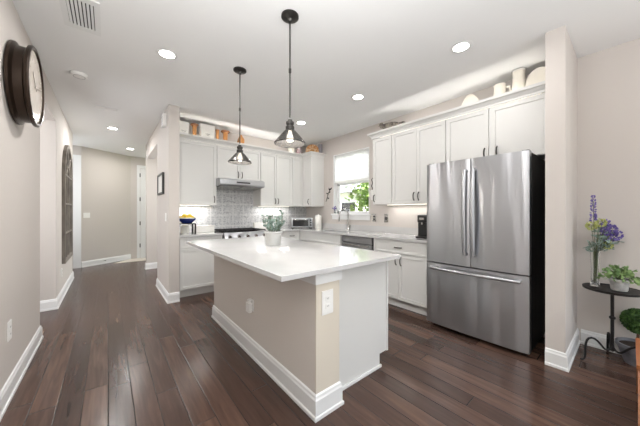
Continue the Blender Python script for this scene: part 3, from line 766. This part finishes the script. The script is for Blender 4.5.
# stand, bowl and lemons
st = thing('bowl_stand', 'black metal stand carrying the blue bowl', 'stand', (.93, 4.42, CT))
MB().box(-.13, .13, -.10, .10, .146, .158, bev=.002).build('top', IRON, st)
for x in (-.12, .12):
    for y in (-.09, .09): MB().box(x-.01, x+.01, y-.01, y+.01, 0, .146).build('leg', IRON, st)
bw = thing('fruit_bowl', 'cobalt blue bowl heaped with yellow lemons', 'bowl', (.95, 4.42, CT+.1585))
MB().lathe([(0, 0), (.06, 0), (.07, .004), (.12, .05), (.142, .085), (.138, .087), (.115, .055), (.06, .015), (0, .012)], seg=40).build('bowl_body', BLUE, bw, True)
MB().lathe([(.140, .076), (.1455, .08), (.1455, .087), (.141, .09), (.137, .087)], seg=40).build('rim', WHITEC, bw, True)
LP = [(-.075, -.035, .085), (.0, -.068, .085), (.075, -.03, .085), (.068, .045, .085), (-.005, .072, .085), (-.075, .045, .085), (-.035, .0, .118), (.038, .005, .118)]
l0 = None
LL = ['lemon at left front of the blue bowl', 'lemon at the front rim of the blue bowl', 'lemon at right front of the blue bowl', 'lemon at right rear of the blue bowl', 'lemon at the rear rim of the blue bowl', 'lemon at left rear of the blue bowl', 'topmost lemon on left side of the blue bowl heap', 'topmost lemon on right side of the blue bowl heap']
for (x, y, z), lb in zip(LP, LL):
    p = (bw.location.x+x, bw.location.y+y, bw.location.z+z)
    if l0 is None:
        l0 = MB().lathe([(0, -.034), (.007, -.031), (.018, -.022), (.025, -.007), (.025, .008), (.017, .022), (.007, .031), (0, .035)], seg=16, M=Matrix.Scale(1.15, 4) @ Matrix.Rotation(PI/2, 4, 'X')).build('lemon', YELLOW, None, True); l0.location = p; o = l0
    else: o = l0.copy(); C.objects.link(o); o.location = p
    o.rotation_euler = (0, 0, PI/2+random.uniform(-.3, .3)); tag(o, 'yellow '+lb, 'lemon', 'lemons in the blue bowl')
# purple flower bottle on sill
fb = thing('bud_vase', 'tiny glass bud vase with purple flowers on the window sill', 'vase', (3.49, 3.77, WZ0+.0125))
MB().lathe([(0, 0), (.018, 0), (.02, .03), (.010, .06), (.012, .075), (.009, .075), (.008, .06), (.016, .03), (0, .004)], seg=18).build('glass', CLEAR, fb, True)
MB().tube([(0, 0, .01), (0, 0, .09)], .002, 6).build('stem', STEM, fb)
m = MB()
for i in range(26):
    m.leaf((random.gauss(0, .012), random.gauss(0, .016), .10+random.gauss(0, .016)), (random.gauss(0, 1), random.gauss(0, 1), .5), .03, .02)
m.build('petals', PURPLE, fb, recalc=False)
# metal wall ornaments
wo = thing('wall_ornament', 'dark metal leaf ornament on wall left of the window', 'wall ornament', (3.492, 3.97, 1.6))
MB().tube([(0, .07, -.13), (-.006, .03, -.05), (0, -.01, .05), (0, -.06, .12)], .006, 8).build('stem', IRON, wo, True)
m = MB()
for (y, z, dy, dz) in ((.0, .02, 1, .5), (-.01, .05, -1, .3), (-.04, .09, .3, 1), (.03, -.05, -1, -.4), (-.05, .10, -1, .8)):
    m.prism([(y, z), (y+dy*.03-dz*.012, z+dz*.03+dy*.012), (y+dy*.065, z+dz*.065), (y+dy*.03+dz*.012, z+dz*.03-dy*.012)], -.006, .004, 'x')
m.build('leaves', IRON, wo)
wo = thing('hanging_hook', 'dark scroll hook with white cloth hanging right of the window', 'hook', (3.494, 2.70, 1.62))
MB().tube([(0, .10, .23), (-.02, .13, .19), (-.025, .10, .13), (-.02, .13, .08), (-.03, .10, .04), (0, .11, .0)], .006, 8).build('scroll', IRON, wo, True)
m = MB().lathe([(0, -.02), (.028, -.03), (.036, -.1), (.03, -.16), (.015, -.19), (0, -.19)], (-.03, .11, .03), 14, wob=lambda k, z: .12*math.sin(k*2.1))
m.build('cloth', FABRIC, wo, True)

# island potted plant
pp = thing('potted_eucalyptus', 'sage green eucalyptus in whitewashed pot on the island', 'potted plant', (1.285, 2.30, CT))
MB().lathe([(0, 0), (.068, 0), (.072, .006), (.082, .12), (.092, .125), (.093, .142), (.084, .143), (.078, .12), (0, .115)], seg=60, wob=lambda k, z: .012*math.sin(k*PI/2) if .004 < z < .122 else 0).build('pot', POTG, pp, True)
MB().lathe([(0, .128), (.078, .126), (.078, .118), (0, .116)], seg=24).build('soil', SOIL, pp)
ms, ml = MB(), MB()
for i in range(15):
    a = random.uniform(0, 2*PI); s = random.uniform(.03, .13); hgt = random.uniform(.10, .23)
    P0 = Vector((.02*math.cos(a), .02*math.sin(a), .12)); P1 = Vector((s*math.cos(a), s*math.sin(a), .12+hgt)); mid = (P0+P1)/2+Vector((.035*math.cos(a), .035*math.sin(a), -.01))
    pts = [P0, mid, P1]; ms.tube(pts, .0022, 5)
    for j in range(9):
        q = j/8; p = P0.lerp(mid, q*2) if q < .5 else mid.lerp(P1, q*2-1)
        if q < .22: continue
        for s_ in (0, 1):
            an = random.uniform(0, 2*PI); ml.leaf(p, (math.cos(an), math.sin(an), random.uniform(-.1, .6)), .032, .026)
ms.build('stems', STEM, pp); ml.build('leaves', EUCA, pp, recalc=False)

# ------------------------------------------------------------------ things on top of the cabinets
TZ = 2.3855
def planter(loc, w, h, label, text=True, rz=0):
    t = thing('planter_box', label, 'planter', loc, rz, 'white planters above the range wall cabinets')
    m = MB(); a, b = w*.40, w*.5; d0, d1 = w*.28, w*.34
    lo = [(-a, -d0, 0), (a, -d0, 0), (a, d0, 0), (-a, d0, 0)]; hi = [(-b, -d1, h), (b, -d1, h), (b, d1, h), (-b, d1, h)]
    it = [(x*.92, y*.9, h) for x, y, z in hi]; ib = [(x*.9, y*.85, .03) for x, y, z in lo]
    V = [[m.b.verts.new(p) for p in q] for q in (lo, hi, it, ib)]
    m.b.faces.new(V[0]); m.b.faces.new(V[3])
    for A_, B2 in zip(V, V[1:]):
        for k in range(4): m.b.faces.new((A_[k], A_[(k+1) % 4], B2[(k+1) % 4], B2[k]))
    m.build('container', WHITEC, t)
    q = MB(); yy = -(d0+d1)/2-.004
    q.tube([(-.035+.005*i, yy+.0, h*.5+.008*math.sin(i*1.9)) for i in range(15)], .0018, 5)
    q.tube([(-.02+.005*i, yy+.0, h*.5-.022+.004*math.sin(i*2.3)) for i in range(9)], .0014, 5)
    q.build('script_mark', SLOT, t)
def pedestal(loc, r, h, label, cap=True):
    t = thing('wooden_pedestal', label, 'wooden decoration', loc, 0, 'wooden decorations above the range wall cabinets')
    MB().lathe([(0, 0), (r*.62, 0), (r*.58, .02), (r*.45, h*.4), (r*.5, h*.8), (r*.55, h-.02), (0, h-.02)], seg=24).build('stem', LWOOD, t, True)
    if cap: MB().lathe([(0, h-.02), (r*.8, h-.03), (r, h-.015), (r*.9, h), (r*.4, h+.012), (0, h+.014)], seg=28).build('cap', TOPW, t, True)
    else: MB().lathe([(0, h-.02), (r*.6, h-.02), (r*.6, h), (0, h)], seg=24).build('cap', TOPW, t, True)
planter((.915, 4.52, TZ), .15, .29, 'white planter box farthest left above the cabinets, next to pillar')
pedestal((1.085, 4.53, TZ), .062, .30, 'turned wooden pedestal between the two white planters')
planter((1.272, 4.53, TZ), .23, .31, 'largest white tapered planter with script above cabinets')
pedestal((1.45, 4.53, TZ), .05, .285, 'slim light wood candle holder right of largest planter', False)
pedestal((1.585, 4.53, TZ), .078, .285, 'wooden mushroom shaped pedestal right of slim candle holder')
wt = thing('wooden_wedge', 'tan folded wooden triangle above the range hood', 'wooden decoration', (1.83, 4.53, TZ), .1)
MB().prism([(-.07, 0), (.05, 0), (.06, .22), (.03, .27)], -.04, .04, 'y').build('block', LWOOD, wt)
MB().prism([(.0505, 0), (.075, 0), (.085, .19), (.0607, .22)], -.045, .045, 'y').build('side_block', LWOOD, wt)
# right end of the range wall cabinets
def mug(loc, r, h, mm, label, handle=True, rz=0):
    t = thing('ceramic_mug', label, 'mug', loc, rz)
    MB().lathe([(0, 0), (r*.85, 0), (r, .015), (r*.95, h), (r*.87, h), (r*.9, .02), (0, .012)], seg=28).build('cup', mm, t, True)
    if handle: MB().tube([(r*.93, 0, h*.25), (r*1.4, 0, h*.3), (r*1.5, 0, h*.6), (r*1.2, 0, h*.8), (r*.92, 0, h*.78)], .008, 8).build('handle', mm, t, True)
mug((2.965, 4.55, TZ), .065, .28, CREAM, 'cream mug on cabinets left of the amber plate')
pt = thing('patterned_jar', 'small patterned china jar beside the amber plate', 'jar', (3.15, 4.53, TZ))
pt.scale = (1.1, 1.1, 1.65)
MB().lathe([(0, 0), (.04, 0), (.062, .03), (.07, .08), (.05, .13), (.035, .145), (0, .146)], seg=28).build('jar_body', PATT, pt, True)
MB().lathe([(0, .147), (.036, .147), (.03, .16), (.01, .168), (0, .175)], seg=20).build('lid', PATT, pt, True)
ap = thing('amber_plate', 'round amber decorative plate standing on the corner cabinet', 'plate', (3.31, 4.27, TZ), 0)
ap.scale = (1.38, 1.38, 1.42)
M_ = Matrix.Rotation(.9, 4, 'Z') @ Matrix.Rotation(math.radians(-78), 4, 'Y')
MB().lathe([(0, 0), (.06, 0), (.10, .014), (.102, .018), (.06, .006), (0, .006)], (0, 0, .102), 40, M=M_).build('plate_body', GOLD, ap, True)
MB().lathe([(0, .006), (.03, .008), (.03, .012), (0, .013)], (0, 0, .102), 24, M=M_).build('plate_boss', LWOOD, ap, True)
MB().box(-.04, .06, -.05, .05, 0, .012, bev=.002).build('plate_stand', LWOOD, ap)
mug((3.448, 4.172, TZ), .046, .29, GREYP, 'grey pot at right end of corner cabinet top', False)
# top of right cabinets
bd = thing('bird_figurine', 'dark mottled bird figurine lying on cabinets right of window', 'figurine', (3.25, 2.31, TZ+.125), 1.75)
FEA = mat('mottled_feather', (66, 60, 55), .8, noise=(30, (130, 122, 112), .1))
MB().ico((0, 0, .04), .058, 3, (2.6, .9, .8)).ico((.13, 0, .075), .036, 2, (1, .9, .9)).build('body', FEA, bd, True)
MB().prism([(-.1, -.02), (-.24, -.035), (-.24, .035), (-.1, .02)], .03, .045, 'z').build('tail', FEA, bd)
MB().lathe([(0, 0), (.008, 0), (0, .03)], (.155, 0, .065), 8, M=Matrix.Rotation(PI/2, 4, 'Y')).build('beak', TOPW, bd)
MB().box(-.06, .06, -.03, .03, -.1245, .0, bev=.002).build('base', FEA, bd)
lp = thing('leaf_plate', 'cream leaf-shaped plate leaning, leftmost dish above refrigerator cabinets', 'plate', (3.28, 1.19, TZ))
m = MB(); pts = []
for i in range(14):
    a = i/13*PI; pts.append((.16-.30*i/13-.0, .02+.34*math.sin(a)**.8*(1-.45*i/13)))
m.prism([(y, max(0, z-.02)) for y, z in pts], -.008, .008, 'x'); o = m.build('plate_body', CREAM, lp); o.rotation_euler = (0, .12, 0)
MB().box(-.03, .03, -.05, .05, 0, .02, bev=.002).build('easel', WHITEC, lp)
def pitcher(loc, r, h, label, lid, rz, handle=True):
    t = thing('ceramic_pitcher', label, 'pitcher', loc, rz, 'pitchers above the refrigerator cabinet')
    MB().lathe([(0, 0), (r*.9, 0), (r, .02), (r*1.02, h*.5), (r*.9, h*.9), (r*.98, h), (r*.9, h), (r*.82, h*.9), (r*.9, .03), (0, .02)], seg=36).build('jug', CREAM, t, True)
    if handle: MB().tube([(r*.9, 0, h*.85), (r*1.5, 0, h*.85), (r*1.7, 0, h*.6), (r*1.45, 0, h*.3), (r*.98, 0, h*.25)], .011, 8).build('handle', CREAM, t, True)
    if lid: MB().lathe([(0, h+.001), (r*1.02, h+.001), (r*1.02, h+.016), (r*.4, h+.024), (0, h+.024)], seg=36).build('lid', WHITEC, t, True)
pitcher((3.31, .92, TZ), .058, .26, 'smaller cream pitcher with side handle above the refrigerator', False, -1.4)
pitcher((3.31, .75, TZ), .058, .33, 'taller white lidded pitcher above the refrigerator', True, 1.0, False)
rp = thing('round_plate', 'round cream plate standing against wall, nearest the fridge pillar', 'plate', (3.30, .585, TZ))
rp.scale = (1.15, .8, 1.15)
MB().lathe([(0, 0), (.09, 0), (.128, .016), (.131, .022), (.09, .007), (0, .007)], (0, 0, .131), 48, M=Matrix.Rotation(math.radians(-82), 4, 'Y')).build('plate_body', CREAM, rp, True)
MB().box(-.05, .02, -.05, .05, 0, .012).build('easel', WHITEC, rp)

# ------------------------------------------------------------------ plant stand corner
TX, TY, TT = 3.24, .103, .615
tb = thing('plant_stand', 'black wrought iron pedestal plant stand with round top', 'plant stand', (TX, TY, 0))
MB().lathe([(0, TT-.016), (.168, TT-.016), (.175, TT-.012), (.177, TT+.004), (.172, TT+.004), (.168, TT), (0, TT)], seg=56).build('tabletop', IRON, tb, True)
MB().tube([(0, 0, .12), (0, 0, TT-.016)], .011, 12).lathe([(.011, .0), (.02, .01), (.02, .02), (.011, .03)], (0, 0, .36), 14).lathe([(0, 0), (.014, .012), (.012, .05), (0, .05)], (0, 0, .09), 14).build('pole', IRON, tb, True)
for k in range(3):
    a = math.radians(10+120*k); ca, sa = math.cos(a), math.sin(a)
    prof = [(.0, .14), (.02, .105), (.05, .10), (.085, .15), (.125, .195), (.17, .195), (.19, .15), (.192, .08), (.195, .02), (.21, .009), (.225, .009)]
    # smooth
    P_ = []
    for i in range(len(prof)-1):
        for q in (0, .5): P_.append((prof[i][0]*(1-q)+prof[i+1][0]*q, prof[i][1]*(1-q)+prof[i+1][1]*q))
    P_.append(prof[-1]); Q = [P_[0]]+[tuple((P_[i-1][j]+2*P_[i][j]+P_[i+1][j])/4 for j in (0, 1)) for i in range(1, len(P_)-1)]+[P_[-1]]
    MB().tube([(r_*ca, r_*sa, z_) for r_, z_ in Q], .008, 8).build('leg', IRON, tb, True)
# glass vase with flowers
VX, VY = 3.255, .203
vz = TT+.0045
va_ = thing('flower_vase', 'tall clear glass vase of purple and lime flowers on plant stand', 'vase', (VX, VY, TT+.001))
va_.scale = (.9, .9, 1.18)
MB().lathe([(0, 0), (.034, 0), (.036, .004), (.028, .03), (.026, .12), (.034, .24), (.045, .32), (.043, .32), (.032, .24), (.023, .12), (.024, .035), (0, .02)], seg=32).build('glass', CLEAR, va_, True)
ms = MB(); tips = []
random.seed(11)
def spray(dx, dy, z): ms.tube([(random.uniform(-.01, .01), random.uniform(-.01, .01), .03), (dx*.15, dy*.15, .25), (dx, dy, z)], .0022, 5)
cr = Vector((.772, -.636)) # picture-right in plan, only used to compose the bouquet
def off(r, f=0): return (cr.x*r+.636*f, cr.y*r+.772*f)
heads_p = [(.10, .40), (.14, .42), (.18, .40), (.12, .36), (.17, .36), (.21, .375), (.09, .45), (.20, .41)]
for (r, z) in heads_p:
    pu = MB()
    x, y = off(r*.9, random.uniform(-.04, .04)); spray(x, y, z)
    for i in range(46):
        v_ = Vector((random.gauss(0, 1), random.gauss(0, 1), random.gauss(0, 1))).normalized()*.03
        pu.leaf((x+v_.x*.8, y+v_.y*.8, z+v_.z*.8), v_, .02, .015)
    pu.build('purple_bloom', PURPLE, va_, recalc=False)
pu = MB()
x, y = off(-.005, .01); spray(x, y, .62)
for i in range(120):
    z = .46+random.random()*.2; rr = .024*(1-(z-.46)/.25)
    a = random.uniform(0, 2*PI); pu.leaf((x+rr*math.cos(a)*.6, y+rr*math.sin(a)*.6, z), (math.cos(a), math.sin(a), .6), .018, .012)
for (r, z, R_) in ((-.055, .44, .042), (.035, .465, .042), (.10, .30, .038)):
    x, y = off(r, -.02); spray(x, y, z); li = MB()
    for i in range(110):
        v_ = Vector((random.gauss(0, 1), random.gauss(0, 1), random.gauss(0, .6))).normalized(); li.leaf((x+v_.x*R_*.7, y+v_.y*R_*.7, z+v_.z*R_*.5), v_, .016, .014)
    li.build('lime_bloom', LIME, va_, recalc=False)
gr = MB()
for i in range(18):
    r = random.uniform(-.12, .22); z = random.uniform(.26, .44) - (.06 if r > .18 else 0); x, y = off(r, random.uniform(-.06, .06)); spray(x, y, z)
    for j in range(9):
        q = random.uniform(.55, 1); gr.leaf((x*q, y*q, .2+(z-.2)*q), (random.gauss(0, 1), random.gauss(0, 1), random.uniform(-.2, 1)), .05, .014)
ms.build('stems', STEM, va_); pu.build('purple_spike', PURPLE, va_, recalc=False); gr.build('leaves', EUCA, va_, recalc=False)
# ivy pot
iv = thing('ivy_pot', 'green ivy in small weathered stone pot on plant stand', 'potted plant', (3.225, .065, TT+.001))
iv.scale = (.78, .78, .9)
MB().lathe([(0, 0), (.058, 0), (.062, .006), (.07, .075), (.08, .08), (.082, .105), (.074, .106), (.068, .085), (0, .085)], seg=36).build('pot', STONE, iv, True)
MB().lathe([(0, .094), (.068, .092), (.068, .086), (0, .085)], seg=20).build('soil', SOIL, iv)
m = MB(); s2 = MB()
for i in range(230):
    a = random.uniform(0, 2*PI); r = random.uniform(.0, .135); z = .12+random.uniform(0, .10)*(1-(r/.16)**2)-(.03 if r > .1 else 0)
    m.leaf((r*math.cos(a), r*math.sin(a), z), (math.cos(a)+random.gauss(0, .6), math.sin(a)+random.gauss(0, .6), random.uniform(-.4, .6)), .036, .032)
    if i % 12 == 0: s2.tube([(0, 0, .09), (r*.6*math.cos(a), r*.6*math.sin(a), z), (r*math.cos(a), r*math.sin(a), z)], .0018, 5)
s2.build('stems', STEM, iv); m.build('leaves', GREEN, iv, recalc=False)
# topiary
tpy = thing('potted_topiary', 'round clipped topiary ball in dark grey pot on the floor', 'potted plant', (3.365, -.035, 0))
MB().lathe([(0, 0), (.075, 0), (.08, .01), (.115, .12), (.12, .135), (.128, .14), (.128, .165), (.116, .166), (.108, .14), (0, .14)], seg=40).build('pot', DPOT, tpy, True)
MB().lathe([(0, .15), (.108, .146), (.108, .141), (0, .14)], seg=24).build('soil', SOIL, tpy)
MB().tube([(0, 0, .14), (.006, .003, .2), (0, 0, .30)], .009, 8).build('stem', BROWN, tpy, True)
m = MB().ico((0, 0, .355), .088, 3, jit=.04)
for i in range(1500):
    v_ = Vector((random.gauss(0, 1), random.gauss(0, 1), random.gauss(0, 1))).normalized()
    m.leaf((v_.x*.086, v_.y*.086, .355+v_.z*.086), v_+Vector((random.gauss(0, .5), random.gauss(0, .5), random.gauss(0, .5))), .02, .014)
m.build('foliage', DGREEN, tpy, recalc=False)

# wooden side table at the right edge
wt = thing('wooden_side_table', 'orange-brown wooden side table corner at the right edge', 'side table', (2.14, -.215, 0))
MB().box(-.01, .46, -.20, .20, .43, .455, bev=.004).build('tabletop', WOOD, wt)
MB().prism([(0, .43), (.035, .43), (-.235, 0), (-.27, 0)], -.195, .195, 'y').build('flared_side_panel', WOOD, wt)
MB().prism([(.41, .43), (.445, .43), (.715, 0), (.68, 0)], -.195, .195, 'y').build('flared_side_panel', WOOD, wt)
MB().box(-.05, .49, -.18, .18, .27, .29).build('shelf', WOOD, wt)
